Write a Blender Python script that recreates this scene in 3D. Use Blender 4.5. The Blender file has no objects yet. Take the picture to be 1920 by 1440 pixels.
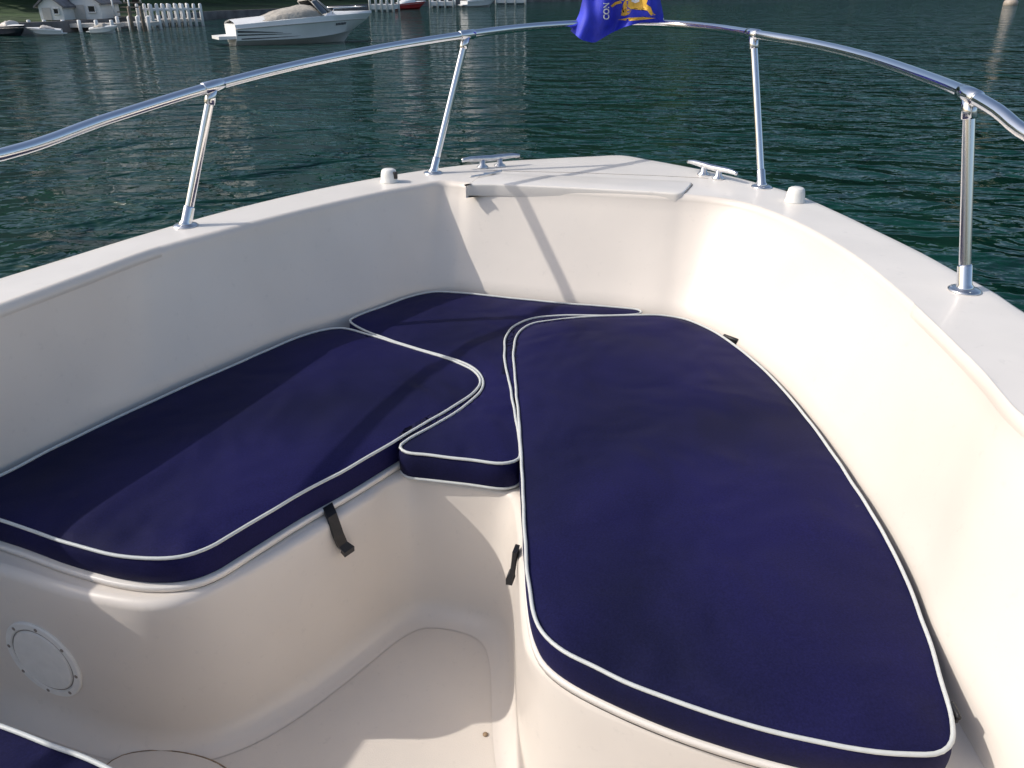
import bpy, bmesh, math, random
from mathutils import Vector, Matrix, noise
from mathutils.bvhtree import BVHTree
random.seed(4)
R=math.radians
C=bpy.context.scene.collection
# ---------------- camera model
PITCH=R(27); F=1460.0; CZ=1.5; WZ=-0.3
cp,sp=math.cos(PITCH),math.sin(PITCH)
def ray(px,py):
    u=(px-960)/F; v=(py-720)/F
    return Vector((u, cp-v*sp, -(sp+v*cp)))
def P3(px,py,h):
    d=ray(px,py); t=h/(-d.z); return Vector((d.x*t,d.y*t,CZ-h))
def PY(px,py,y):
    d=ray(px,py); t=y/d.y; return Vector((d.x*t,y,CZ+d.z*t))
def P(px,py,h):
    p=P3(px,py,h); return (p.x,p.y)
cam=bpy.data.cameras.new('camera'); co=bpy.data.objects.new('camera',cam); C.objects.link(co)
cam.sensor_width=36; cam.lens=F/1920*36; cam.clip_start=.02; cam.clip_end=2000
co.location=(0,0,CZ); co.rotation_euler=(R(90)-PITCH,0,0)
bpy.context.scene.camera=co
# ---------------- materials
def nodes(name):
    m=bpy.data.materials.new(name); m.use_nodes=True
    nt=m.node_tree; b=nt.nodes['Principled BSDF']; return m,nt,b
def mat(name,col,rough=.5,metal=0,var=.0,vscale=5,bump=0,bscale=50,bdist=.002,coat=0,spec=None,detail=3,specks=0):
    m,nt,b=nodes(name)
    b.inputs['Base Color'].default_value=(*col,1); b.inputs['Roughness'].default_value=rough
    b.inputs['Metallic'].default_value=metal
    if coat: b.inputs['Coat Weight'].default_value=coat; b.inputs['Coat Roughness'].default_value=.12
    if spec is not None: b.inputs['Specular IOR Level'].default_value=spec
    tc=nt.nodes.new('ShaderNodeTexCoord')
    if var:
        n=nt.nodes.new('ShaderNodeTexNoise'); n.inputs['Scale'].default_value=vscale; n.inputs['Detail'].default_value=detail
        nt.links.new(tc.outputs['Object'],n.inputs['Vector'])
        r=nt.nodes.new('ShaderNodeValToRGB')
        r.color_ramp.elements[0].position=.3; r.color_ramp.elements[1].position=.7
        r.color_ramp.elements[0].color=(*[c*(1-var) for c in col],1)
        r.color_ramp.elements[1].color=(*[min(1,c*(1+var)) for c in col],1)
        nt.links.new(n.outputs['Fac'],r.inputs['Fac']); out=r.outputs['Color']
        if specks: # faint scuffs and grime
            n3=nt.nodes.new('ShaderNodeTexNoise'); n3.inputs['Scale'].default_value=38; n3.inputs['Detail'].default_value=6; n3.inputs['Roughness'].default_value=.7
            nt.links.new(tc.outputs['Object'],n3.inputs['Vector'])
            mr=nt.nodes.new('ShaderNodeMapRange'); mr.inputs[1].default_value=.30; mr.inputs[2].default_value=.40; mr.inputs[3].default_value=1-specks; mr.inputs[4].default_value=1
            nt.links.new(n3.outputs['Fac'],mr.inputs[0])
            sc_=nt.nodes.new('ShaderNodeVectorMath'); sc_.operation='SCALE'
            nt.links.new(out,sc_.inputs[0]); nt.links.new(mr.outputs[0],sc_.inputs['Scale']); out=sc_.outputs[0]
        nt.links.new(out,b.inputs['Base Color'])
    if bump:
        n2=nt.nodes.new('ShaderNodeTexNoise'); n2.inputs['Scale'].default_value=bscale; n2.inputs['Detail'].default_value=2
        nt.links.new(tc.outputs['Object'],n2.inputs['Vector'])
        bp=nt.nodes.new('ShaderNodeBump'); bp.inputs['Strength'].default_value=bump; bp.inputs['Distance'].default_value=bdist
        nt.links.new(n2.outputs['Fac'],bp.inputs['Height']); nt.links.new(bp.outputs['Normal'],b.inputs['Normal'])
    return m
M={}
M['gel']=mat('cream_gelcoat',(.77,.705,.63),.36,var=.035,vscale=3.5,bump=.3,bscale=7,bdist=.006,coat=.25,specks=.06)
M['gelw']=mat('deck_gelcoat',(.82,.775,.715),.38,var=.035,vscale=6,bump=.2,bscale=30,bdist=.001,coat=.2,specks=.08)
M['sole']=mat('sole_gelcoat',(.75,.68,.60),.46,var=.04,vscale=3.5,bump=.5,bscale=420,bdist=.001,coat=.1,specks=.10)
M['lid']=mat('grey_gelcoat',(.62,.58,.53),.45,var=.05,vscale=20)
M['steel']=mat('polished_steel',(.80,.81,.83),.13,1,bump=.1,bscale=40,bdist=.0005)
M['steel2']=mat('cast_steel',(.70,.71,.73),.28,1,var=.15,vscale=60)
M['black']=mat('black_rubber',(.014,.014,.016),.45,var=.2,vscale=60)
M['dark']=mat('dark_gap',(.05,.045,.04),.8,var=.2,vscale=20)
M['seam']=mat('shaded_seam',(.26,.23,.20),.8,var=.2,vscale=20)
M['rust']=mat('dirty_sealant',(.30,.21,.13),.8,var=.5,vscale=60)
M['pipe']=mat('white_piping',(.60,.62,.60),.5,var=.05,vscale=60)
M['plastic']=mat('white_plastic',(.82,.81,.77),.38,var=.04,vscale=40)
M['blue']=mat('flag_nylon',(.022,.036,.55),.6,var=.2,vscale=20)
M['gold']=mat('flag_gold',(.85,.50,.06),.6,var=.15,vscale=60)
M['white']=mat('white_paint',(.86,.86,.84),.4,var=.05,vscale=2)
M['greyroof']=mat('grey_shingle',(.17,.17,.18),.8,var=.25,vscale=4)
M['wood']=mat('weathered_wood',(.22,.18,.14),.8,var=.3,vscale=5)
M['window']=mat('dark_glass',(.02,.025,.03),.08)
M['tan']=mat('tan_canvas',(.42,.39,.34),.85,var=.2,vscale=3,bump=.6,bscale=4,bdist=.08)
M['red']=mat('red_hull_paint',(.42,.02,.02),.6,var=.15,vscale=3)
M['navyhull']=mat('dark_hull',(.03,.035,.05),.35,var=.1,vscale=3)
M['leaf']=mat('dark_foliage',(.034,.085,.016),.7,var=.7,vscale=.35)
M['bark']=mat('bark',(.06,.045,.035),.9,var=.3,vscale=4)
M['bank']=mat('shore_bank',(.035,.065,.02),.95,var=.6,vscale=.12,bump=1,bscale=.6,bdist=.8,detail=8)
M['stone']=mat('shore_stone',(.14,.13,.12),.9,var=.4,vscale=1.5)
M['orange']=mat('buoy_plastic',(.45,.38,.31),.5,var=.1,vscale=6)
def fabric():
    m,nt,b=nodes('navy_canvas')
    tc=nt.nodes.new('ShaderNodeTexCoord')
    n=nt.nodes.new('ShaderNodeTexNoise'); n.inputs['Scale'].default_value=1.8; n.inputs['Detail'].default_value=5
    nt.links.new(tc.outputs['Object'],n.inputs['Vector'])
    r=nt.nodes.new('ShaderNodeValToRGB')
    r.color_ramp.elements[0].position=.34; r.color_ramp.elements[0].color=(.0085,.0092,.036,1)
    r.color_ramp.elements[1].position=.66; r.color_ramp.elements[1].color=(.0130,.0120,.070,1)
    nt.links.new(n.outputs['Fac'],r.inputs['Fac'])
    l=nt.nodes.new('ShaderNodeTexNoise'); l.inputs['Scale'].default_value=260; l.inputs['Detail'].default_value=2
    nt.links.new(tc.outputs['Object'],l.inputs['Vector'])
    mr=nt.nodes.new('ShaderNodeMapRange'); mr.inputs[1].default_value=.3; mr.inputs[2].default_value=.75; mr.inputs[3].default_value=.84; mr.inputs[4].default_value=1.25
    nt.links.new(l.outputs['Fac'],mr.inputs[0])
    mx=nt.nodes.new('ShaderNodeVectorMath'); mx.operation='SCALE'
    nt.links.new(r.outputs['Color'],mx.inputs[0]); nt.links.new(mr.outputs[0],mx.inputs['Scale'])
    nt.links.new(mx.outputs[0],b.inputs['Base Color'])
    b.inputs['Roughness'].default_value=.65; b.inputs['Specular IOR Level'].default_value=.10
    bn=nt.nodes.new('ShaderNodeTexNoise'); bn.inputs['Scale'].default_value=500
    nt.links.new(tc.outputs['Object'],bn.inputs['Vector'])
    b1=nt.nodes.new('ShaderNodeBump'); b1.inputs['Strength'].default_value=.4; b1.inputs['Distance'].default_value=.0008
    nt.links.new(bn.outputs['Fac'],b1.inputs['Height'])
    bn2=nt.nodes.new('ShaderNodeTexNoise'); bn2.inputs['Scale'].default_value=3.5; bn2.inputs['Detail'].default_value=2; bn2.inputs['Distortion'].default_value=.4
    nt.links.new(tc.outputs['Object'],bn2.inputs['Vector'])
    b2=nt.nodes.new('ShaderNodeBump'); b2.inputs['Strength'].default_value=.8; b2.inputs['Distance'].default_value=.045
    nt.links.new(bn2.outputs['Fac'],b2.inputs['Height']); nt.links.new(b1.outputs['Normal'],b2.inputs['Normal'])
    nt.links.new(b2.outputs['Normal'],b.inputs['Normal'])
    return m
M['navy']=fabric()
def water():
    m,nt,b=nodes('lake_water')
    b.inputs['Base Color'].default_value=(.003,.034,.025,1); b.inputs['Roughness'].default_value=.05; b.inputs['IOR'].default_value=1.29
    tc=nt.nodes.new('ShaderNodeTexCoord')
    prev=None
    for sc,sx,dist,st,rot in ((.25,.7,.7,.8,10),(.85,.6,.42,1,-14),(2.2,.65,.20,1,18),(6,.8,.045,.8,-6)):
        mp=nt.nodes.new('ShaderNodeMapping'); mp.inputs['Scale'].default_value=(sx,1,1); mp.inputs['Rotation'].default_value=(0,0,R(rot))
        nt.links.new(tc.outputs['Object'],mp.inputs['Vector'])
        n=nt.nodes.new('ShaderNodeTexNoise'); n.inputs['Scale'].default_value=sc; n.inputs['Detail'].default_value=2; n.inputs['Distortion'].default_value=.7
        nt.links.new(mp.outputs[0],n.inputs['Vector'])
        bp=nt.nodes.new('ShaderNodeBump'); bp.inputs['Strength'].default_value=st; bp.inputs['Distance'].default_value=dist
        nt.links.new(n.outputs['Fac'],bp.inputs['Height'])
        if prev: nt.links.new(prev.outputs['Normal'],bp.inputs['Normal'])
        prev=bp
    nt.links.new(prev.outputs['Normal'],b.inputs['Normal'])
    return m
M['water']=water()
# ---------------- object helpers
org={}
def empty(name,loc,label,cat,group=None):
    o=bpy.data.objects.new(name,None); C.objects.link(o); o.location=loc; o.empty_display_size=.1
    o['label']=label; o['category']=cat
    if group: o['group']=group
    org[o]=Vector(loc); return o
def mk(name,vf,m,parent=None,smooth=True,label=None,cat=None,kind=None,group=None,base=None,sharp=None,tri=False):
    v,f=vf
    o0=org[parent] if parent else Vector(base or (0,0,0))
    me=bpy.data.meshes.new(name); me.from_pydata([tuple(Vector(p)-o0) for p in v],[],f); me.update()
    bm=bmesh.new(); bm.from_mesh(me)
    if tri: bmesh.ops.triangulate(bm,faces=bm.faces[:],ngon_method='EAR_CLIP')
    if kind!='structure': bmesh.ops.recalc_face_normals(bm,faces=bm.faces)
    if sharp:
        for e in bm.edges:
            if len(e.link_faces)==2 and e.calc_face_angle(0)>R(sharp): e.smooth=False
    bm.to_mesh(me); bm.free()
    for p in me.polygons: p.use_smooth=smooth
    o=bpy.data.objects.new(name,me); C.objects.link(o); me.materials.append(m)
    if parent: o.parent=parent
    else: o.location=o0
    org[o]=o0
    if label:o['label']=label
    if cat:o['category']=cat
    if kind:o['kind']=kind
    if group:o['group']=group
    return o
def join(*vfs):
    V=[];Fa=[]
    for v,f in vfs:
        n=len(V); V+=[Vector(p) for p in v]; Fa+=[tuple(i+n for i in q) for q in f]
    return V,Fa
def loft(rows,closed=False):
    n=len(rows[0]); V=[Vector(p) for r in rows for p in r]; Fa=[]
    for a in range(len(rows)-1):
        for i in range(n if closed else n-1):
            j=(i+1)%n; Fa.append((a*n+i,a*n+j,(a+1)*n+j,(a+1)*n+i))
    return V,Fa
def tube(path,r,n=12,closed=False,cap=True):
    path=[Vector(p) for p in path]; N=len(path); rows=[]
    rr=r if isinstance(r,(list,tuple)) else [r]*N
    prev=None
    for i,p in enumerate(path):
        a=path[(i-1)%N] if (closed or i>0) else p; b=path[(i+1)%N] if (closed or i<N-1) else p
        t=(b-a).normalized()
        if prev is None:
            x=t.cross(Vector((0,0,1)))
            if x.length<.1: x=t.cross(Vector((1,0,0)))
        else: x=prev-t*prev.dot(t)
        x.normalize(); y=t.cross(x); prev=x
        rows.append([p+(x*math.cos(k*2*math.pi/n)+y*math.sin(k*2*math.pi/n))*rr[i] for k in range(n)])
    if closed: rows.append(rows[0][:])
    V,Fa=loft(rows,True)
    if cap and not closed:
        Fa.append(tuple(range(n))[::-1]); Fa.append(tuple(range(len(V)-n,len(V))))
    return V,Fa
def lathe(prof,c,axis=(0,0,1),n=24):
    q=Vector((0,0,1)).rotation_difference(Vector(axis).normalized()); c=Vector(c)
    rows=[[c+q@Vector((r*math.cos(k*2*math.pi/n),r*math.sin(k*2*math.pi/n),z)) for k in range(n)] for r,z in prof]
    V,Fa=loft(rows,True); Fa.append(tuple(range(n))[::-1]); Fa.append(tuple(range(len(V)-n,len(V)))); return V,Fa
def box(c,s,rz=0,bev=0):
    bm=bmesh.new(); bmesh.ops.create_cube(bm,size=1)
    bmesh.ops.scale(bm,vec=s,verts=bm.verts)
    if bev: bmesh.ops.bevel(bm,geom=bm.edges[:],offset=bev,segments=2,affect='EDGES',profile=.6)
    mtx=Matrix.Translation(c)@Matrix.Rotation(rz,4,'Z')
    V=[mtx@v.co for v in bm.verts]; bm.verts.index_update(); Fa=[tuple(v.index for v in f.verts) for f in bm.faces]; bm.free(); return V,Fa
def catmull(pts,k=8,closed=False):
    pts=[Vector(p) for p in pts]; N=len(pts); out=[]
    rng=range(N if closed else N-1)
    for i in rng:
        p1=pts[i];p2=pts[(i+1)%N]
        p0=pts[(i-1)%N] if (closed or i>0) else p1*2-p2
        p3=pts[(i+2)%N] if (closed or i<N-2) else p2*2-p1
        def tj(t,a,b): return t+max((b-a).length,1e-5)**.5
        t0=0;t1=tj(t0,p0,p1);t2=tj(t1,p1,p2);t3=tj(t2,p2,p3)
        for s in range(k):
            t=t1+(t2-t1)*s/k
            A1=p0*((t1-t)/(t1-t0))+p1*((t-t0)/(t1-t0)); A2=p1*((t2-t)/(t2-t1))+p2*((t-t1)/(t2-t1)); A3=p2*((t3-t)/(t3-t2))+p3*((t-t2)/(t3-t2))
            B1=A1*((t2-t)/(t2-t0))+A2*((t-t0)/(t2-t0)); B2=A2*((t3-t)/(t3-t1))+A3*((t-t1)/(t3-t1))
            out.append(B1*((t2-t)/(t2-t1))+B2*((t-t1)/(t2-t1)))
    if not closed: out.append(pts[-1])
    return out
def resample(pts,step,closed=True):
    pts=[Vector(p) for p in pts]; L=pts+[pts[0]] if closed else pts
    tot=sum((L[i+1]-L[i]).length for i in range(len(L)-1)); n=max(8,int(tot/step)); out=[];d=tot/n;i=0;acc=0
    for k in range(n if closed else n+1):
        s=k*d
        while i<len(L)-2 and acc+(L[i+1]-L[i]).length<s: acc+=(L[i+1]-L[i]).length;i+=1
        sl=(L[i+1]-L[i]).length; out.append(L[i].lerp(L[i+1],min(1,(s-acc)/max(sl,1e-9))))
    return out
def offset2(pts,d,closed=True):
    out=[];N=len(pts)
    for i in range(N):
        a=pts[(i-1)%N] if closed or i>0 else pts[i]; b=pts[(i+1)%N] if closed or i<N-1 else pts[i]
        t=(b-a); t=Vector((t.x,t.y)).normalized(); out.append(Vector((pts[i].x+t.y*d,pts[i].y-t.x*d,0)))
    return out
def relaxo(pts,k):
    for _ in range(k): pts=[pts[0]]+[(pts[i-1]+pts[i]*2+pts[i+1])/4 for i in range(1,len(pts)-1)]+[pts[-1]]
    return pts
def area(pts): return sum(pts[i].x*pts[(i+1)%len(pts)].y-pts[(i+1)%len(pts)].x*pts[i].y for i in range(len(pts)))/2
# ---------------- own boat
boat=empty('open_bow_boat',(0,1.2,0),'cream fibreglass boat seen from its own cockpit, bow seating ringed by a steel rail','boat')
GZ=CZ-.65; HZ=CZ-1.0
trip=[((-1.80,-1.5),(-1.68,-1.5),(-2.02,-1.5)),((-1.70,0),(-1.60,0),(-1.92,0)),((-1.52,.85),(-1.42,.80),(-1.72,.95))]
tp=[((0,575),(-10,885),(-40,533)),((150,520),(110,825),(110,487)),((300,465),(270,748),(270,438)),
((450,424),(430,675),(430,393)),((600,386),(560,622),(590,355)),((720,359),(690,578),(710,332)),((795,345),(765,552),(790,319)),((830,340),(812,540),(850,311)),
((858,342),(845,536),(900,306)),((885,345),(880,540),(950,301)),((960,349),(960,550),(1030,296)),((1070,355),(1070,562),(1110,292)),((1170,361),(1160,571),(1165,290)),
((1245,365),(1225,580),(1215,298)),((1290,367),(1266,586),(1270,308)),((1335,371),(1305,597),(1340,322)),((1390,380),(1350,620),(1410,339)),((1450,400),(1400,655),(1490,362)),
((1520,433),(1470,718),(1570,396)),((1600,482),(1545,806),(1650,434)),((1680,546),(1610,895),(1730,473)),((1760,621),(1668,985),(1800,511)),((1840,702),(1715,1075),(1865,546)),((1920,790),(1755,1175),(1920,582))]
for g,w,o in tp: trip.append((P(*g,.65),P(*w,1.0),P(*o,.65)))
trip+=[((.90,.8),(.735,.85),(1.20,1.1)),((.93,.3),(.73,.4),(1.23,.4)),((.94,-.5),(.74,-.5),(1.23,-.5)),((.92,-1.5),(.74,-1.5),(1.2,-1.5))]
def cv(i): return catmull([Vector((t[i][0],t[i][1],0)) for t in trip],10)
G=cv(0);W=cv(1);O=cv(2); N=len(G)
def zr(pts,z): return [Vector((p.x,p.y,z)) for p in pts]
def mixr(A,B,t): return [a.lerp(b,t) for a,b in zip(A,B)]
rows=[]
rows.append(zr(offset2(W,.05,False),-.02))
rows.append(zr(W,.40)); rows.append(zr(W,HZ))
r=.024
for t in (.1,.25,.4,.55,.7,.82,.9):
    z=HZ+(GZ-r-HZ)*t
    rows.append(zr(mixr(W,G,t**.9),z))
def toO(d):
    out=[]
    for g,o in zip(G,O):
        v=(o-g); out.append(g+v.normalized()*min(d,v.length*.4))
    return out
for k in range(0,9):
    a=k/8*math.pi/2
    rows.append(zr(toO(r*(1-math.cos(a))),GZ-r*(1-math.sin(a))))
mk('cockpit_liner',loft(rows),M['gel'],boat)
G2=toO(r)
dr=[zr(G2,GZ)]
for t in (.15,.3,.5,.7,.85,.96): dr.append(zr(mixr(G2,O,t),GZ))
dr.append(zr(mixr(G2,O,.99),GZ-.002)); dr.append(zr(O,GZ-.010))
def inw(k,dz):
    ax=Vector((.217,.976,0)); out=[]
    for o in O:
        s=(o-Vector((.46,3.47,0))).dot(ax); c=Vector((.46,3.47,0))+ax*min(s,-.0)
        out.append(Vector((o.x+(c.x-o.x)*k, o.y+(c.y-o.y)*k-(.0+k)*.5*max(0,1+s/1.5),dz)))
    return out
dr.append(zr(O,GZ-.05))
mk('gunwale',loft(dr),M['gelw'],boat)
rub=[zr(O,GZ-.05),zr(offset2(O,-.015,False),GZ-.055),zr(offset2(O,-.015,False),GZ-.09),zr(O,GZ-.095)]
mk('rub_rail',loft(rub),M['lid'],boat)
mk('hull',loft([zr(O,GZ-.095),inw(.06,.5),inw(.14,.2),inw(.24,-.1),inw(.34,-.4)]),M['gelw'],boat)
# moulded step in the coaming, aft part of each side
pG=P3(298,465,.65); sG=P3(1712,575,.65)
ip=min(range(N),key=lambda i:(G[i]-Vector((pG.x,pG.y,0))).length); is_=min(range(N),key=lambda i:(G[i]-Vector((sG.x,sG.y,0))).length)
for a,b,w_ in ((0,ip,1.6),(is_,N-1,1.2)):
    rowsE=[]
    for k in range(9):
        q=k/8*math.pi/2
        dd=r*(1-math.cos(q)); zz=-r*(1-math.sin(q)); off=.0035*w_*math.sin(math.pi*min(1,k/8*.94+.03))**.5
        row=[]
        for g,o in zip(G[a:b+1],O[a:b+1]):
            v=(o-g).normalized(); row.append(Vector((g.x+v.x*(dd-off*math.cos(q)),g.y+v.y*(dd-off*math.cos(q)),GZ+zz+off*math.sin(q)-(.001 if k in(0,8) else 0))))
        rowsE.append(row)
    V_,F_=loft(rowsE); nn=b+1-a; e=len(rowsE)
    F_.append(tuple(i*nn for i in range(e))); F_.append(tuple(i*nn+nn-1 for i in range(e))[::-1])
    mk('coaming_step',(V_,F_),M['gel'],boat,sharp=60)
# sole
sole=zr(W,0)
mk('sole',(sole,[tuple(range(len(sole)))]),M['sole'],boat,smooth=False,tri=True)
# footwell edge S
Spx=[(0,1054),(130,1094),(220,1113),(285,1120),(345,1111),(420,1078),(560,1001),(680,925),(722,896),(765,884),(830,893),(900,903),(948,912),(970,925),(981,955),(987,1010),(991,1080),(996,1150),(1006,1205),(1034,1245),(1094,1290),(1184,1332),(1300,1376),(1450,1415),(1600,1447)]
SZ=.42
Wo=offset2(W,-.05,False)
i0=min(range(N),key=lambda i:(Wo[i]-Vector((-1.28,1.38,0))).length); i1=min(range(N),key=lambda i:(Wo[i]-Vector((.79,.72,0))).length)
Sw=[Wo[i0].copy()]+[Vector((*P(a,b,CZ-SZ),0)) for a,b in Spx]+[Wo[i1].copy()]
S=resample(catmull(Sw,8),.02,False)
fw=[]
def so(d,k=0): return relaxo(offset2(relaxo(S,k),d,False),6 if k else 0)
for k in range(6):
    a=k/5*math.pi/2; fw.append(zr(so(.020*math.sin(a)),SZ-.02*(1-math.cos(a))))
for t in (.12,.25,.4,.55,.7,.85,1):
    fw.append(zr(so(.020+.006*t,int(30*t)),.40+(.06-.40)*t))
for k in range(1,11):
    a=k/10*math.pi/2; fw.append(zr(so(.026+.055*(1-math.cos(a)),30+k),.06-.0585*math.sin(a)))
fwm=loft(fw)
mk('footwell_wall',fwm,M['gel'],boat)
bvh=BVHTree.FromPolygons([tuple(v) for v in fwm[0]],fwm[1])
poly=zr(S,SZ)+zr(list(reversed(Wo[i0+1:i1])),SZ)
mk('seat_base',(poly,[tuple(range(len(poly)))]),M['gel'],boat,smooth=False,tri=True)
# ---------------- cushions
def smooth_outline(px,h,step=.014):
    pts=[Vector((*P(a,b,h),0)) for a,b in px]
    pts=catmull(pts,6,True); pts=resample(pts,step)
    if area(pts)<0: pts.reverse()
    return pts
def poly_grid(pts,z,step):
    bm=bmesh.new(); vs=[bm.verts.new((p.x,p.y,z)) for p in pts]; f=bm.faces.new(vs)
    bmesh.ops.triangulate(bm,faces=[f])
    xs=[p.x for p in pts]; ys=[p.y for p in pts]
    x=min(xs)+step*.5
    while x<max(xs): bmesh.ops.bisect_plane(bm,geom=bm.verts[:]+bm.edges[:]+bm.faces[:],plane_co=(x,0,0),plane_no=(1,0,0)); x+=step
    y=min(ys)+step*.5
    while y<max(ys): bmesh.ops.bisect_plane(bm,geom=bm.verts[:]+bm.edges[:]+bm.faces[:],plane_co=(0,y,0),plane_no=(0,1,0)); y+=step
    bmesh.ops.remove_doubles(bm,verts=bm.verts,dist=.0006)
    return bm
def cushion(name,px,zb,zt,label,puff=.012,wr=None,lower=False):
    pts=smooth_outline(px,CZ-zt)
    c=sum(pts,Vector())/len(pts)
    root=empty(name,(c.x,c.y,zb),label,'cushion')
    bm=poly_grid(pts,zt,.02)
    for v in bm.verts:
        p=Vector((v.co.x,v.co.y,0)); d=min((p-a).length for a in pts)
        d=max(0,d-.004)
        z=puff*(1-math.exp(-d/.07))-.002*math.exp(-d/.01)
        z+=.007*noise.noise(Vector((p.x*3,p.y*3,3)))*min(1,d/.05)
        n=noise.noise(Vector((p.x*20+4*p.y,p.y*9,7)))
        z+=.0016*n*min(1,d/.03)*math.exp(-d/.10)
        if wr:
            for (wx,wy,ax,ay,amp) in wr:
                q=p-Vector((wx,wy,0)); al=q.x*ax+q.y*ay; ac=-q.x*ay+q.y*ax
                z+=amp*math.sin(ac*70+3*noise.noise(Vector((al*4,ac*4,1))))*math.exp(-(ac/.12)**2-(al/.22)**2)*min(1,d/.02)
        v.co.z+=z
    bm.verts.index_update()
    top=([v.co.copy() for v in bm.verts],[tuple(v.index for v in f.verts) for f in bm.faces]); bm.free()
    side=[]
    def jig(p,i): return 1+.6*noise.noise(Vector((p.x*9,p.y*9,i)))
    for t,o in ((0,-.001),(.15,.003),(.4,.005),(.65,.005),(.88,.003),(1,-.001)):
        op=offset2(pts,1,True)
        side.append([Vector((p.x+(q.x-p.x)*o*jig(p,t*3),p.y+(q.y-p.y)*o*jig(p,t*3),zb+(zt-.001-zb)*t)) for p,q in zip(pts,op)])
    mk('cover',join(top,loft(side,True)),M['navy'],root)
    tp_=[Vector((p.x,p.y,zt+.001+.0015*noise.noise(Vector((p.x*6,p.y*6,0))))) for p in offset2(pts,.001)]
    tp_=[q+Vector((.002*noise.noise(q*12),.002*noise.noise(q*12+Vector((5,5,5))),0)) for q in tp_]
    mk('piping',tube(tp_,.0037,8,True),M['pipe'],root)
    if lower:
        mk('piping',tube([Vector((p.x,p.y,zb+.005)) for p in offset2(pts,.002)],.0036,8,True),M['pipe'],root)
    return root,pts
port_px=[(-170,960),(-120,935),(0,893),(100,842),(200,793),(300,747),(400,702),(500,658),(560,633),(600,621),(640,616),(690,628),(780,655),(850,678),(885,694),(900,715),(885,738),(840,768),(760,815),(650,880),(560,928),(480,975),(430,1005),(395,1025),(350,1041),(290,1047),(220,1041),(120,1016),(0,975),(-110,950),(-150,975)]
fwd_px=[(657,602),(668,594),(720,574),(775,555),(815,548),(870,550),(960,560),(1080,571),(1170,578),(1198,582),(1200,588),(1150,592),(1050,592),(1000,597),(965,611),(948,632),(945,660),(947,685),(957,730),(967,790),(974,840),(970,862),(945,869),(880,862),(800,853),(762,848),(750,838),(765,825),(820,795),(880,755),(905,728),(903,705),(880,685),(830,668),(740,640),(680,618)]
star_px=[(1030,602),(1100,595),(1180,592),(1240,592),(1280,598),(1330,618),(1385,654),(1450,712),(1520,795),(1580,880),(1640,975),(1690,1070),(1735,1180),(1765,1280),(1783,1350),(1783,1392),(1760,1412),(1700,1413),(1580,1400),(1430,1366),(1280,1320),(1150,1268),(1060,1222),(1020,1188),(1002,1150),(991,1080),(984,980),(979,880),(973,780),(965,690),(964,650),(975,622),(1000,607)]
portc,pp=cushion('seat_cushion',port_px,.437,.50,'navy piped cushion on the left side seat, half in shadow',wr=[(-.86,1.33,.45,.89,.0028),(-.2,2.0,-.3,.95,.0014)])
fwdc,fp=cushion('seat_cushion',fwd_px,.423,.498,'hourglass-shaped navy filler cushion between the two side cushions, against the locker bulkhead',puff=.009,wr=[(-.08,2.5,.1,1,.0014)],lower=True)
starc,stp=cushion('seat_cushion',star_px,.437,.502,'largest navy piped cushion, long and fully in view on the right side seat',puff=.018,wr=[(.12,2.2,.9,.3,.0012)])
near_px=[(-260,1290),(-60,1342),(0,1364),(80,1394),(150,1421),(215,1450),(300,1504),(330,1600),(250,1800),(-300,1800),(-420,1500)]
nearc,npp=cushion('seat_cushion',near_px,.437,.50,'corner of a navy cushion with white piping at the bottom left of the photo')
def slab(pts,z0,z1,bev=.004):
    r=[[Vector((p.x,p.y,z0)) for p in pts],[Vector((p.x,p.y,z1-bev)) for p in pts],[Vector((p.x,p.y,z1-bev*.3)) for p in offset2(pts,-bev*.3)],[Vector((p.x,p.y,z1)) for p in offset2(pts,-bev)]]
    V,Fa=loft(r,True); n=len(pts); Fa.append(tuple(range(3*n,4*n))); Fa.append(tuple(range(n))[::-1]); return V,Fa
for q_,d_ in ((pp,.011),(stp,.005)):
    lo=resample(offset2(q_,d_),.02)
    ld=mk('seat_lid',slab(lo,SZ+.003,.4355),M['gelw'],boat)
    mk('lid_shadow_gap',slab(offset2(lo,-.003),SZ-.003,SZ+.004,.001),M['dark'],ld)  # dark-coloured slab standing in for the shadow line beneath the seat lid
nb=resample(offset2(npp,-.02),.03)
mk('console_seat_base',slab(nb,.002,.434,.01),M['gel'],boat)
# floor hatch
hx=[(140,1500),(185,1448),(222,1420),(270,1409),(330,1410),(395,1426),(430,1450),(440,1500),(420,1600),(200,1600)]
hp=smooth_outline(hx,CZ-.012,step=.02)
hatch=mk('floor_hatch',slab(hp,.001,.014,.003),M['sole'],boat)
mk('hatch_seal',tube([Vector((p.x,p.y,.0105)) for p in offset2(hp,.002)],.0018,6,True),M['rust'],hatch)
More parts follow.
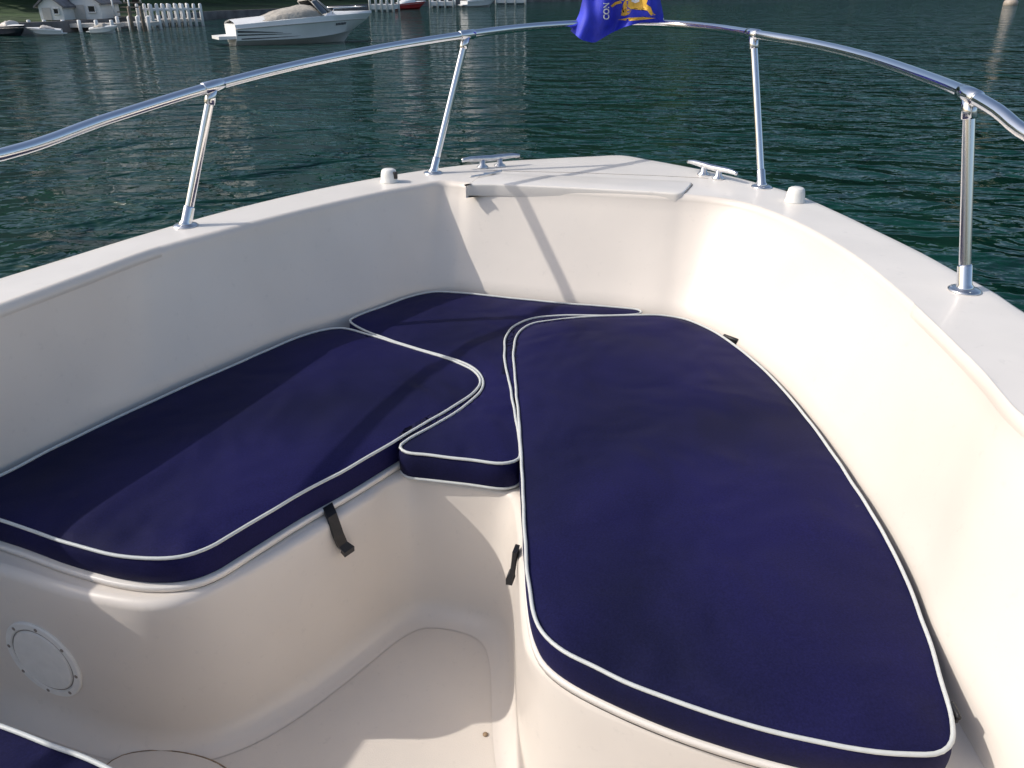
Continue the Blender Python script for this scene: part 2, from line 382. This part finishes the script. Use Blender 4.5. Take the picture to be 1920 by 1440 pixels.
# anchor locker lid
lp=[(872,347),(876,343.5),(930,343.5),(1080,350),(1230,358),(1272,361),(1281,359.5),(1285,356),(1298,342),(1296,338.5),(1240,335),(1080,328),(935,323),(905,324)]
lpts=[Vector((*P(a,b,.640),0)) for a,b in lp]
if area(lpts)<0: lpts.reverse()
lpts=resample(lpts,.006)
def relax(pts,k):
    for _ in range(k): pts=[(pts[i-1]+pts[i]*2+pts[(i+1)%len(pts)])/4 for i in range(len(pts))]
    return pts
lpts=relax(lpts,5)
def rslab(pts,z0,z1,b):
    rr=[]
    for k in range(5):
        a=k/4*math.pi/2; rr.append([Vector((p.x,p.y,z0+b*.6*(1-math.cos(a)))) for p in offset2(pts,-b*.6*(1-math.sin(a)))])
    for k in range(6):
        a=k/5*math.pi/2; rr.append([Vector((p.x,p.y,z1-b*(1-math.sin(a)))) for p in offset2(pts,-b*(1-math.cos(a)))])
    V,Fa=loft(rr,True); n=len(pts); Fa.append(tuple(range(len(V)-n,len(V)))); Fa.append(tuple(range(n))[::-1]); return V,Fa
lid=mk('anchor_locker_lid',rslab(lpts,GZ-.038,GZ+.007,.007),M['gelw'],boat,sharp=60)
fl0=Vector((*P(876,343.5,.640),0)); fl1=Vector((*P(1280,360,.640),0)); fd=(fl1-fl0).normalized()
keep=[abs((p-fl0).x*fd.y-(p-fl0).y*fd.x)>.02 for p in lpts]
st_=next(i for i in range(len(lpts)) if keep[i] and not keep[i-1])
seam=[]
op=offset2(lpts,.002)
for k in range(len(lpts)):
    i=(st_+k)%len(lpts)
    if not keep[i]: break
    seam.append(Vector((op[i].x,op[i].y,GZ+.0005)))
mk('lid_gap',tube(seam,.002,6),M['seam'],lid)
mk('deck_line',tube(resample([P3(a,b,.65) for a,b in ((925,320.5),(1080,324),(1240,330),(1328,334.5))],.03,False),.0014,6),M['seam'],boat)  # thin darker line across the bow deck behind the locker lid
for px,py,s in ((880,372,1),(1270,392,-1)):
    g=P3(px,py,.705)
    mk('lid_hinge',box(g,(.009,.018,.022),.22,.003),M['dark'],lid)
# ---------------- bow rail
railpts=[Vector((-1.66,.2,1.17)),Vector((-1.48,.95,1.19))]
rp=[(0,291,1.80),(200,224,2.12),(400,162,2.42),(560,122,2.70),(720,90,2.97),(870,66,3.22),(980,52,3.42),(1090,44.5,3.55),(1180,42,3.60),(1270,46,3.50),(1345,53,3.30),(1415,64,3.02),(1520,82,2.72),(1620,106,2.43),(1720,139,2.13),(1815,177,1.86),(1870,208,1.74),(1935,256,1.62)]
for a,b,y in rp: railpts.append(PY(a,b,y))
railpts+=[Vector((1.15,1.2,1.22)),Vector((1.2,.5,1.19)),Vector((1.18,.2,.9))]
rc=resample(catmull(railpts,8),.03,False)
rail=mk('bow_rail',tube(rc,.0150,18),M['steel'],boat)
def near_rail(p):
    i=min(range(len(rc)),key=lambda i:(rc[i]-p).length); t=(rc[min(i+1,len(rc)-1)]-rc[i-1]).normalized(); return rc[i],t
posts=[((348,424),(400,165)),((812,325),(870,67)),((1428,351),(1415,65)),((1808,545),(1814,180))]
for (b,t) in posts:
    B=P3(*b,.65)
    d=ray(*t)
    best=min(rc,key=lambda q:((q-Vector((0,0,CZ))).cross(d)).length)
    T,tan=near_rail(best)
    ax=(T-B).normalized()
    path=catmull([B+Vector((0,0,.0)),B+ax*.07,B.lerp(T,.5),T-ax*.012],6)
    mk('rail_post',tube(path,.0132,16),M['steel'],rail)
    mk('post_socket',tube([B+ax*.0,B+ax*.010,B+ax*.016,B+ax*.060,B+ax*.064],[.023,.020,.0165,.0163,.0135],18),M['steel'],rail)
    mk('post_flange',lathe([(.037,0),(.037,.003),(.033,.006),(.02,.009),(.005,.010)],(B.x,B.y,GZ),n=32),M['steel2'],rail)
    for k in range(3):
        a=k*2.1+.5
        mk('flange_screw',lathe([(.0045,0),(.004,.002),(.001,.0028)],(B.x+.028*math.cos(a),B.y+.028*math.sin(a),GZ+.005),n=10),M['steel2'],rail)
    mk('rail_fitting',join(tube([T-tan*.036,T-tan*.033,T+tan*.033,T+tan*.036],[.0155,.0178,.0178,.0155],18),tube([T-ax*.052,T-ax*.049,T-ax*.004],[.0138,.0165,.0165],16)),M['steel'],rail)
# ---------------- cleats
def cleat(p0,p1,zt):
    a=P3(*p0,CZ-zt); b=P3(*p1,CZ-zt); m=(a+b)/2; d=(b-a); L=d.length; d.normalize()
    path=[a-Vector((0,0,.002)),a.lerp(b,.12)+Vector((0,0,.001)),a.lerp(b,.3),m-Vector((0,0,.002)),a.lerp(b,.7),a.lerp(b,.88)+Vector((0,0,.001)),b-Vector((0,0,.002))]
    c=mk('mooring_cleat',tube(catmull(path,4),[.0065+.0055*math.sin(math.pi*i/24) for i in range(25)],12),M['steel2'],boat)
    for s in (-.15,.15):
        q=m+d*L*s
        mk('cleat_leg',lathe([(.024,0),(.023,.006),(.012,.014),(.0115,zt-GZ-.004)],(q.x,q.y,GZ),n=18),M['steel2'],c)
    return c
cleat((866,300),(974,291),GZ+.038); cleat((1290,302),(1382,325),GZ+.038)
sh=[P3(882,332,.637),P3(892,330,.637),P3(905,328,.637),P3(925,324,.637),P3(940,321,.637)]
ct=mk('lid_catch',tube(catmull(sh,4),.004,8),M['steel2'],boat)
mk('catch_plate',box(P3(918,325,.640),(.05,.016,.006),.2,.002),M['steel2'],ct)
for (px,py) in ((730,341),(1490,378)):
    q=P3(px,py,.65)
    c=mk('fender_cap',lathe([(.034,0),(.034,.004),(.031,.008),(.0295,.03),(.026,.044),(.020,.048),(.003,.049)],(q.x,q.y,GZ),n=32),M['plastic'],boat)
    if px<1000: mk('cap_lens',box(q+Vector((.024,-.016,.028)),(.02,.012,.026),-.4,.003),M['black'],c)
# ---------------- latches
def ribbon(pts,wd,w,t):
    rows=[]
    for i,p in enumerate(pts):
        a=pts[max(0,i-1)];b=pts[min(len(pts)-1,i+1)]; tg=(b-a).normalized(); n=tg.cross(wd).normalized(); ww=w[i];tt=t[i]
        rows.append([p+wd*ww+n*tt,p-wd*ww+n*tt,p-wd*ww-n*tt,p+wd*ww-n*tt])
    V,Fa=loft(rows,True); Fa.append((0,1,2,3)[::-1]); k=len(V); Fa.append((k-4,k-3,k-2,k-1)); return V,Fa
cam0=Vector((0,0,CZ))
def hit(px,py):
    loc,nor,i,d=bvh.ray_cast(cam0,ray(px,py).normalized())
    if loc is None: return P3(px,py,1.1),Vector((0,-1,0))
    if nor.dot(ray(px,py))>0: nor=-nor
    return loc,nor
pts=[]
for (px,py,o) in ((614,955,.016),(620,972,.010),(628,1000,.011),(634,1016,.013),(640,1022,.022),(645,1031,.012)):
    l,n=hit(px,py); pts.append(l+n*o)
pts[0]=P3(614,950,CZ-.432)
l,n=hit(625,990); wd=n.cross(Vector((0,0,1))).normalized()
mk('seat_latch',ribbon(pts,wd,[.014,.013,.013,.013,.015,.015],[.005,.004,.004,.004,.006,.008]),M['black'],boat,smooth=False)
q=P3(980,1032,1.08)
pts=[Vector((q.x-.004,q.y,.425)),Vector((q.x-.008,q.y,.39)),Vector((q.x-.011,q.y,.365)),Vector((q.x-.016,q.y,.352)),Vector((q.x-.016,q.y-.002,.338))]
pts=[p-Vector((.010,0,0)) for p in pts]
mk('seat_latch',ribbon(pts,Vector((.25,.97,0)).normalized(),[.014,.013,.013,.015,.015],[.005,.004,.004,.007,.007]),M['black'],boat,smooth=False)
def hinge(px,py,ang,s=1):
    q=P3(px,py,1.0)
    mk('seat_hinge',join(box((q.x,q.y,.498),(.012*s,.045*s,.02),ang,.003),tube([Vector((q.x,q.y,.503))+Vector((-math.sin(ang),math.cos(ang),0))*t for t in (-.026*s,.026*s)],.007*s,8)),M['black'],boat)
hinge(1370,636,R(40)); hinge(1790,1335,R(-5),.55)
# inspection plate
l,n=hit(83,1236)
l2,n2=hit(83,1210); n=(n+n2*2).normalized()
pl=mk('inspection_plate',lathe([(.103,-.01),(.103,.003),(.100,.0055),(.087,.006),(.0845,.003),(.0805,.003),(.078,.0065),(.071,.007),(.001,.007)],l,n,56),M['plastic'],boat,sharp=30)
qq=Vector((0,0,1)).rotation_difference(n)
mk('plate_groove',tube([l+qq@Vector((.0825*math.cos(k*math.pi/24),.0825*math.sin(k*math.pi/24),.0035)) for k in range(48)],.0010,6,True),M['seam'],pl)
for k in range(8):
    a=k*math.pi/4+.3
    mk('plate_screw',lathe([(.0045,0),(.0045,.001),(.002,.002)],l+qq@Vector((.093*math.cos(a),.093*math.sin(a),.0055)),n,10),M['seam'],pl)
q=P3(910,1378,1.5); mk('sole_plug',lathe([(.006,.001),(.006,.003),(.002,.004)],(q.x,q.y,0),n=10),M['rust'],boat)
# ---------------- flag
fo=PY(1180,42,3.58)
flag=empty('flag',tuple(fo),'royal blue club flag with gold emblem drooping over the bow rail at its tip','flag')
def fpt(px,py,dy): return PY(px,py,3.52+dy)
cols=20; rws=18
edgeL=[(1104,-120),(1098,-60),(1094,-10),(1086,25),(1070,56)]
edgeR=[(1238,-120),(1240,-60),(1238,0),(1244,28),(1243,42)]
def lerp_list(L,t):
    s=t*(len(L)-1); i=min(int(s),len(L)-2); f=s-i
    return (L[i][0]*(1-f)+L[i+1][0]*f, L[i][1]*(1-f)+L[i+1][1]*f)
bot=[(1070,58),(1090,75),(1114,81),(1146,62),(1172,50),(1205,42),(1243,42)]
fr=[]
for j in range(rws+1):
    t=j/rws; row=[]
    for i in range(cols+1):
        s=i/cols
        a=lerp_list(edgeL,t); b=lerp_list(edgeR,t)
        x=a[0]*(1-s)+b[0]*s; y=a[1]*(1-s)+b[1]*s
        bb=lerp_list(bot,s); y+=(bb[1]-(56*(1-s)+42*s))*t*t; x+=(bb[0]-(1070*(1-s)+1243*s))*t*t
        dy=.026*math.sin(s*11+t*3)*(.4+t*.8)+.014*math.sin(s*23-t*5)
        row.append(fpt(x,y,dy))
    fr.append(row)
fl=mk('flag_cloth',loft(fr),M['blue'],flag)
mk('flag_staff',tube([fo+Vector((.115,-.0,-.01)),fo+Vector((.125,.0,.5))],.006,10),M['plastic'],flag)
mk('staff_clamp',tube([fo+Vector((.09,.0,.003)),fo+Vector((.14,-.012,.0))],.0175,12),M['plastic'],flag)
fb=BVHTree.FromPolygons([tuple(v) for v in loft(fr)[0]],loft(fr)[1])
def onflag(px,py,o=.002):
    d=ray(px,py).normalized(); l,n,i,dd=fb.ray_cast(cam0,d)
    if l is None: return PY(px,py,3.50)
    return l-d*o
def flagpatch(name,polys,m,o=.002):
    vf=[]
    for poly in polys:
        pts=[Vector((a,b,0)) for a,b in poly]
        bm=poly_grid(pts,0,6); bm.verts.index_update()
        vf.append(([onflag(v.co.x,v.co.y,o) for v in bm.verts],[tuple(v.index for v in f.verts) for f in bm.faces])); bm.free()
    return mk(name,join(*vf),m,fl)
flagpatch('gold_emblem',[
 [(1170,4),(1176,-6),(1190,-10),(1206,-8),(1214,0),(1212,8),(1220,13),(1224,24),(1230,28),(1220,29),(1214,20),(1204,13),(1192,13),(1184,17),(1180,26),(1171,30),(1164,29),(1172,23),(1174,14),(1168,10)],
 [(1168,2),(1160,-2),(1154,-10),(1157,-18),(1166,-22),(1174,-18),(1180,-8),(1174,-2)],
 [(1166,6),(1156,8),(1148,14),(1145,11),(1153,4),(1164,1)],
 [(1210,-6),(1220,-12),(1222,-24),(1229,-26),(1228,-12),(1218,0)],
 [(1158,37),(1180,33),(1206,32),(1230,34),(1208,37),(1182,39)]],M['gold'])
flagpatch('white_emblem',[[(1184,-3),(1190,-6),(1198,-4),(1199,3),(1191,6),(1184,3)]],M['white'],.004)
def text_mesh(body,size):
    c=bpy.data.curves.new('t','FONT'); c.body=body; c.size=size; c.offset=size*.03; o=bpy.data.objects.new('t',c); C.objects.link(o)
    dg=bpy.context.evaluated_depsgraph_get(); me=bpy.data.meshes.new_from_object(o.evaluated_get(dg))
    V=[v.co.copy() for v in me.vertices]; Fa=[tuple(p.vertices) for p in me.polygons]
    bpy.data.objects.remove(o); bpy.data.meshes.remove(me); return V,Fa
V2,Fa=text_mesh('CON',17)
V2=[onflag(1142-v.y*.9, 37-v.x*.82,.004) for v in V2]
mk('lettering',(V2,Fa),M['white'],fl,smooth=False)
# ---------------- water, hills
WH=CZ-WZ
wv=[(-900,-300,WZ),(900,-300,WZ),(900,900,WZ),(-900,900,WZ)]
mk('water',(wv,[(0,1,2,3)]),M['water'],kind='structure',smooth=False,label='dark green rippled lake water around the boat',cat='water')
shore_px=[(-1100,95),(-600,85),(-200,74),(0,66),(120,62),(240,52),(400,36),(560,28),(700,17),(850,8),(1000,4),(1300,0),(1600,-4),(1920,-7),(2500,-9),(3300,-10)]
sh=[Vector((*P(a,b,WH),0)) for a,b in shore_px]
sh=resample(sh,3,False)
prof=[(1,-.5),(1.01,.35),(1.12,.42),(1.28,.6),(1.36,1.2),(1.5,.18),(1.9,.42),(2.6,.70),(3.4,.80)]
rows=[]
for f,z in prof:
    row=[]
    for p in sh:
        d=p.length; zz=z*min(d,110) if f>=1.5 else z
        nn=noise.noise(Vector((p.x*.05,p.y*.05,f)))
        row.append(Vector((p.x*f,p.y*f,WZ+zz*(1+.3*nn if f>=1.3 else 1))))
    rows.append(row)
mk('hill',loft(rows),M['bank'],kind='structure',label='dark wooded slope rising behind the far shore',cat='hill')
sw=[[Vector((p.x,p.y,WZ-.3)) for p in sh],[Vector((p.x,p.y,WZ+.45)) for p in sh],[Vector((p.x*1.012,p.y*1.012,WZ+.46)) for p in sh]]
mk('seawall',loft(sw),M['stone'],label='low grey stone seawall along the far shore',cat='wall')
rnd=random.Random(8)
V=[];Fa=[]
def leafclump(V,Fa,c,rad,n,s):
    for _ in range(n):
        d=Vector((rnd.gauss(0,1),rnd.gauss(0,1),rnd.gauss(0,1))).normalized()*rad*rnd.uniform(.55,1)
        q=c+Vector((d.x,d.y,d.z*.8)); a=Vector((rnd.gauss(0,1),rnd.gauss(0,1),rnd.gauss(0,1))).normalized(); b=a.orthogonal().normalized()
        k=len(V); ss=s*rnd.uniform(.6,1.3); V+= [q+a*ss,q+b*ss*.6,q-a*ss,q-b*ss*.6]; Fa.append((k,k+1,k+2,k+3))
for _ in range(600):
    p=sh[rnd.randrange(len(sh))]; f=rnd.uniform(1.32,2.1); d=p.length
    z=WZ+min(d,110)*(.02+.46*min(1,(f-1.3)/.8))
    c=Vector((p.x*f,p.y*f,z+d*.03)); leafclump(V,Fa,c,d*.05,46,d*.013)
mk('woodland',(V,Fa),M['leaf'],kind='stuff',smooth=False,label='dense dark woodland covering the far slope',cat='woodland')
def tree_parts(root,H,r,seed):
    rr=random.Random(seed)
    b=org[root]
    tr=[b+Vector((rr.uniform(-.1,.1)*i*.3,0,H*i/6*.8)) for i in range(7)]
    parts=[tube(tr,[.22*(1-i/8)*H/6 for i in range(7)],8)]
    V=[];Fa=[]
    for k in range(9):
        z=H*(.28+.07*k); a=k*2.4; e=b+Vector((math.cos(a)*r*.7,math.sin(a)*r*.7,z+H*.1))
        parts.append(tube([b+Vector((0,0,z)),e],[.07*H/6,.02],6))
        leafclump(V,Fa,e,r*rr.uniform(.35,.55),110,.16*H/6)
    leafclump(V,Fa,b+Vector((0,0,H*.92)),r*.5,120,.16*H/6)
    mk('trunk',join(*parts),M['bark'],root); mk('crown',(V,Fa),M['leaf'],root,smooth=False)
first=None
for i,(px,py,H,lab) in enumerate([(20,40,6,'dark leafy tree at the far left of the shore'),(262,33,5.5,'dark leafy tree behind the wooden stairs on the shore'),(345,20,6,'dark leafy tree behind the white-posted dock'),(455,14,7,'dark leafy tree above the stern of the moored motorboat'),(640,6,8,'dark leafy tree above the bow of the moored motorboat'),(835,-4,11,'dark leafy tree on the distant shore left of the flag')]):
    x,y=P(px,py+12,WH); s=1.16
    t=empty('shore_tree',(x*s,y*s,WZ+.4),lab,'tree','trees along the far shore')
    if first is None:
        tree_parts(t,6,2.4,3); first=t
    else:
        for ch in first.children:
            c=ch.copy(); C.objects.link(c); c.parent=t
        t.scale=(H/6,)*3; t.rotation_euler=(0,0,i*1.3)
# ---------------- distant boats
def runabout(name,a,b,label,hullm,coverm,cover=(.16,.60),ch=.42,stripe=True,group=None,hs=1.0):
    A=Vector((*P(*a,WH),WZ)); B=Vector((*P(*b,WH),WZ)); L=(B-A).length*1.10; d=(B-A).normalized(); s=Vector((-d.y,d.x,0))
    root=empty(name,tuple(A),label,'boat',group)
    w=L*.175; k=L/5.8*hs
    def pt(x,y,z): return A+d*x+s*y+Vector((0,0,z))
    def wid(t): return w*(.86+.22*math.sin(min(t,.5)*math.pi))*(1-max(0,(t-.40)/.60)**2.0)+.015
    def shz(t): return (.60+.24*math.sin(t*math.pi*.5)+.03*t)*k
    def rake(t,f): return L*t-(1-f)*L*.17*t**3
    ts=[0,.04,.15,.3,.45,.55,.65,.73,.8,.86,.91,.95,.98,1.0]
    rows=[];sheer=[]
    for t in ts:
        ww=wid(t); zs=shz(t)
        up=.30*k*t**3
        half=[(rake(t,-.3),0,-.3*k+up),(rake(t,0),ww*.60,-.02*k+up),(rake(t,.25),ww*.84,.12*k+up),(rake(t,.32),ww*.91,.15*k+up),(rake(t,.75),ww*.985,zs*.78),(rake(t,.78),ww*1.0,zs*.80),(rake(t,1),ww*.97,zs)]
        row=[pt(*q) for q in half]+[pt(q[0],-q[1],q[2]) for q in reversed(half)]
        rows.append(row); sheer.append((L*t,ww,zs))
    V,Fa=loft(rows); Fa.append(tuple(range(14)))
    mk('hull',(V,Fa),hullm,root,sharp=32)
    dk=[]
    for x,ww,zs in sheer: dk.append([pt(x,ww*.97,zs),pt(x,ww*.75,zs+.07*k),pt(x,0,zs+.14*k*(1-(x/L)**4)),pt(x,-ww*.75,zs+.07*k),pt(x,-ww*.97,zs)])
    mk('deck',loft(dk),M['white'],root)
    rubp=[pt(x-L*.17*(1-.78)*(x/L)**3,ww*1.005,zs*.8) for x,ww,zs in sheer]+[pt(x-L*.17*(1-.78)*(x/L)**3,-ww*1.005,zs*.8) for x,ww,zs in reversed(sheer)]
    mk('rub_rail',tube(rubp,.014*k,6),M['lid'],root)
    cr=[]
    for i in range(17):
        u=i/16; t=cover[0]+(cover[1]-cover[0])*u; x=L*t
        ww=wid(t)*.93
        hh=ch*k*(min(1,u*2.2)**.6)*(.62+.50*u)*(1-.10*abs(math.sin(u*9)))*(1 if u<.86 else max(.04,1-(u-.86)/.14))
        zz=shz(t)+.01
        cr.append([pt(x,ww*math.cos(q*math.pi/10)*(1 if q in(0,10) else .97),zz+hh*math.sin(q*math.pi/10)**.6+.015*math.sin(q*3+i)) for q in range(11)])
    V,Fa=loft(cr); Fa.append(tuple(range(11))); Fa.append(tuple(range(len(V)-11,len(V)))[::-1])
    mk('canvas_cover',(V,Fa),coverm,root)
    mk('swim_platform',([pt(-.5*k,-w*.6,.18*k),pt(-.5*k,w*.6,.18*k),pt(.05,w*.8,.2*k),pt(.05,-w*.8,.2*k),pt(-.5*k,-w*.6,.27*k),pt(-.5*k,w*.6,.27*k),pt(.05,w*.8,.29*k),pt(.05,-w*.8,.29*k)],[(0,1,2,3),(4,5,6,7),(0,1,5,4),(1,2,6,5),(2,3,7,6),(3,0,4,7)]),M['white'],root,smooth=False)
    if stripe:
        def sidept(t,f,off=.012):
            ww=wid(t); zs=shz(t); up=.30*k*t**3
            z0=.15*k+up; z=z0+(zs*.78-z0)*f; y=ww*(.91+.075*f)
            return pt(rake(t,.32+.43*f),-(y+off),z)
        for (t0,t1,f0,f1,th) in ((.01,.30,.80,.50,.08),(.01,.36,.50,.38,.06),(.03,.42,.14,.20,.05)):
            a_=[];b_=[]
            for i in range(9):
                u=i/8; t=t0+(t1-t0)*u; f=f0+(f1-f0)*u; hw=th*(1-u*.9)
                a_.append(sidept(t,f+hw)); b_.append(sidept(t,f-hw))
            mk('hull_stripe',loft([a_,b_]),M['navyhull'],root)
        for i in range(7):
            t=.70+i*.014
            mk('registration_mark',loft([[sidept(t,.86),sidept(t+.009,.86)],[sidept(t,.68),sidept(t+.009,.68)]]),M['navyhull'],root,smooth=False)
        zz=shz(.6)
        base=[pt(L*.58,w*.95,zz+.05*k),pt(L*.66,w*.55,zz+.1*k),pt(L*.70,0,zz+.13*k),pt(L*.66,-w*.55,zz+.1*k),pt(L*.58,-w*.95,zz+.05*k)]
        topw=[pt(L*.52,w*.85,zz+.42*k),pt(L*.575,w*.48,zz+.48*k),pt(L*.60,0,zz+.5*k),pt(L*.575,-w*.48,zz+.48*k),pt(L*.52,-w*.85,zz+.42*k)]
        ws=mk('windscreen',loft([base,topw]),M['window'],root)
        mk('windscreen_frame',join(tube(topw,.022*k,6),*[tube([p,q],.018*k,6) for p,q in zip(base,topw)]),M['lid'],ws)
        mk('deck_rail',tube([pt(L*.66,-wid(.66)*.85,shz(.66)),pt(L*.68,-wid(.68)*.85,shz(.68)+.2*k),pt(L*.85,-wid(.85)*.85,shz(.85)+.2*k),pt(L*.965,0,shz(.97)+.2*k),pt(L*.85,wid(.85)*.85,shz(.85)+.2*k),pt(L*.68,wid(.68)*.85,shz(.68)+.2*k)],.014*k,6),M['steel'],root)
    return root
runabout('motorboat',(436,84),(678,76),'white motorboat with dark swooshes and a tan canvas cover, moored ahead',M['white'],M['tan'],hs=1.2,ch=.36)
runabout('small_boat',(118,66),(58,67),'low white boat with grey cover at the far left dock',M['white'],M['lid'],stripe=False,ch=.35,hs=1.5)
runabout('small_boat',(172,63),(218,63),'small white boat moored beside the taller grey-roofed boathouse',M['white'],M['tan'],stripe=False,ch=.4,hs=1.7)
runabout('small_boat',(2,66),(46,68),'dark-hulled boat with pale cover at the far left edge',M['navyhull'],M['lid'],stripe=False,ch=.45,hs=1.5)
runabout('small_boat',(742,18),(794,17),'distant red-hulled boat under a white cover in front of the far docks',M['red'],M['white'],stripe=False,ch=.5,hs=1.3,cover=(.05,.6))
runabout('small_boat',(870,14),(925,13),'distant white boat moored left of the farthest dock',M['white'],M['lid'],stripe=False,ch=.5,hs=1.4,cover=(.05,.6))
# ---------------- boathouses
def house(c0,c1,py,wallh,roofh,depth,label):
    A=Vector((*P(c0,py,WH),0)); B=Vector((*P(c1,py,WH),0)); A.z=B.z=WZ+.42
    d=(B-A); w=d.length; d.normalize(); n=Vector((-d.y,d.x,0))
    root=empty('boathouse',tuple(A),label,'boathouse')
    def q(x,y,z): return A+d*x+n*y+Vector((0,0,z))
    V=[q(0,0,0),q(w,0,0),q(w,depth,0),q(0,depth,0),q(0,0,wallh),q(w,0,wallh),q(w,depth,wallh),q(0,depth,wallh),q(w/2,0,wallh+roofh),q(w/2,depth,wallh+roofh)]
    mk('wall',(V,[(0,1,5,8,4),(1,2,6,5),(2,3,7,9,6),(3,0,4,7)]),M['white'],root,smooth=False)
    o=.15; t=.08
    R_=[]
    for s in (-1,1):
        xe=-o if s<0 else w+o; ze=wallh-o*roofh/(w/2)
        a=[q(xe,-o,ze),q(w/2,-o,wallh+roofh+.02),q(w/2,depth+o,wallh+roofh+.02),q(xe,depth+o,ze)]
        b=[v+Vector((0,0,t)) for v in a]; R_.append((a+b,[(0,1,2,3),(4,5,6,7),(0,1,5,4),(1,2,6,5),(2,3,7,6),(3,0,4,7)]))
    mk('roof',join(*R_),M['greyroof'],root,smooth=False)
    mk('door',([q(w*.14,-.03,0),q(w*.5,-.03,0),q(w*.5,-.03,wallh*.85),q(w*.14,-.03,wallh*.85)],[(0,1,2,3)]),M['lid'],root,smooth=False)
    wn=mk('window',([q(w*.62,-.03,wallh*.4),q(w*.85,-.03,wallh*.4),q(w*.85,-.03,wallh*.8),q(w*.62,-.03,wallh*.8)],[(0,1,2,3)]),M['window'],root,smooth=False)
    mk('window_frame',join(*[tube([q(a,-.05,b),q(c,-.05,e)],.03,4) for a,b,c,e in ((w*.62,wallh*.4,w*.85,wallh*.4),(w*.85,wallh*.4,w*.85,wallh*.8),(w*.85,wallh*.8,w*.62,wallh*.8),(w*.62,wallh*.8,w*.62,wallh*.4))]),M['white'],wn,smooth=False)
    return root
house(82,126,56,.62,.42,1.6,'smaller white boathouse with grey gable roof at far left')
house(138,196,54,.74,.55,2.0,'taller white boathouse with grey gable roof beside the stairs')
# docks
def dock(c0,c1,py,dep,label,n,ph,both=True,py2=None,far=False):
    A=Vector((*P(c0,py,WH),0)); B=Vector((*P(c1,py2 or py,WH),0)); A.z=B.z=WZ
    d=B-A; w=d.length; d.normalize(); nn=Vector((-d.y,d.x,0)); root=empty('dock',tuple(A),label,'dock')
    def q(x,y,z): return A+d*x+nn*y+Vector((0,0,z))
    lo=.2 if far else .18; hi=.55 if far else .34
    V=[q(0,0,lo),q(w,0,lo),q(w,dep,lo),q(0,dep,lo),q(0,0,hi),q(w,0,hi),q(w,dep,hi),q(0,dep,hi)]
    mk('dock_deck',(V,[(0,1,2,3),(4,5,6,7),(0,1,5,4),(1,2,6,5),(2,3,7,6),(3,0,4,7)]),M['white'] if far else M['lid'],root,smooth=False)
    for i in range(n):
        for yy in ((0,dep) if both else (0,)):
            x=w*i/(n-1); x+=rnd.uniform(-.05,.05); rr=.10 if far else .085
            mk('dock_post',lathe([(rr,-.4),(rr,ph*.95),(rr*.7,ph)],q(x,yy-.06,0),n=8),M['white'],root)
    for yy in ((0,dep) if both else (0,)):
        if ph>.7: mk('dock_rail',tube([q(0,yy-.06,ph*.75),q(w,yy-.06,ph*.75)],.06,6),M['white'],root)
    return root
dock(288,380,51,1.6,'dock lined with white posts left of the moored motorboat',9,1.05,py2=48)
dock(226,283,57,1.2,'short white-posted dock at the foot of the wooden stairs',4,.6)
dock(60,215,60,1.0,'low grey dock in front of the boathouses',6,.5,both=False)
dock(694,738,23,3,'distant white-posted dock just right of the moored motorboat',5,1.5,far=True)
dock(806,850,15,3,'faraway small white dock right of the red-hulled boat',4,1.6,far=True)
dock(930,985,9,4,'farthest white dock at the top edge left of the flag',4,1.6,far=True)
A=Vector((*P(222,53,WH),WZ+.4)); st=empty('wooden_stairs',tuple(A),'wooden shore stairs with handrails right of the taller boathouse','stairs')
for i in range(9): mk('step',box(A+Vector((.35+.09*i,.25*i,.12+.2*i)),(.8,.26,.05),.2),M['wood'],st,smooth=False)
for s in (-.4,.4):
    mk('handrail',tube([A+Vector((.35+s,0,1.0)),A+Vector((1.1+s,2.1,2.7))],.045,6),M['white'],st)
    for i in (0,3,6): mk('rail_post',tube([A+Vector((.35+s+.09*i,.25*i,.1+.2*i)),A+Vector((.35+s+.09*i,.25*i,1.05+.2*i))],.04,6),M['white'],st)
for px,lab in ((250,'thin dark mooring pile nearest the wooden stairs'),(272,'thin dark mooring pile left of the white-posted dock')):
    a=Vector((*P(px,59,WH),WZ)); mk('mooring_pile',lathe([(.09,-.5),(.08,1.0),(.05,1.05)],(0,0,0),n=8),M['wood'],label=lab,cat='pile').location=a
a=Vector((*P(1894,10,WH),WZ)); by=empty('buoy',tuple(a),'pale mooring buoy floating at the top right of the water','buoy')
mk('float',lathe([(.1,-.5),(.5,-.3),(.75,.1),(.7,.4),(.45,.65),(.15,.8)],a,n=20),M['orange'],by)
mk('mooring_eye',tube([a+Vector((.15*math.cos(t),0,.85+.15*math.sin(t))) for t in [i*math.pi/6 for i in range(12)]],.04,6,True),M['steel2'],by)
# ---------------- light
L=Vector((1.0,.05,-.78)).normalized()
sun=bpy.data.lights.new('sun','SUN'); so_=bpy.data.objects.new('sun',sun); C.objects.link(so_)
sun.energy=2.75; sun.angle=R(.6); sun.color=(1,.95,.885)
so_.rotation_euler=L.to_track_quat('-Z','Y').to_euler()
w=bpy.data.worlds.new('World'); bpy.context.scene.world=w; w.use_nodes=True
nt=w.node_tree; bg=nt.nodes['Background']; sky=nt.nodes.new('ShaderNodeTexSky'); sky.sky_type='NISHITA'; sky.sun_disc=False
el=math.asin(-L.z); sky.sun_elevation=el; sky.sun_rotation=math.atan2(-L.x,-L.y)
sky.air_density=1.0; sky.dust_density=3.0
nt.links.new(sky.outputs[0],bg.inputs['Color']); bg.inputs['Strength'].default_value=.15
sc=bpy.context.scene; sc.view_settings.view_transform='Standard'; sc.view_settings.look='None'; sc.view_settings.exposure=0
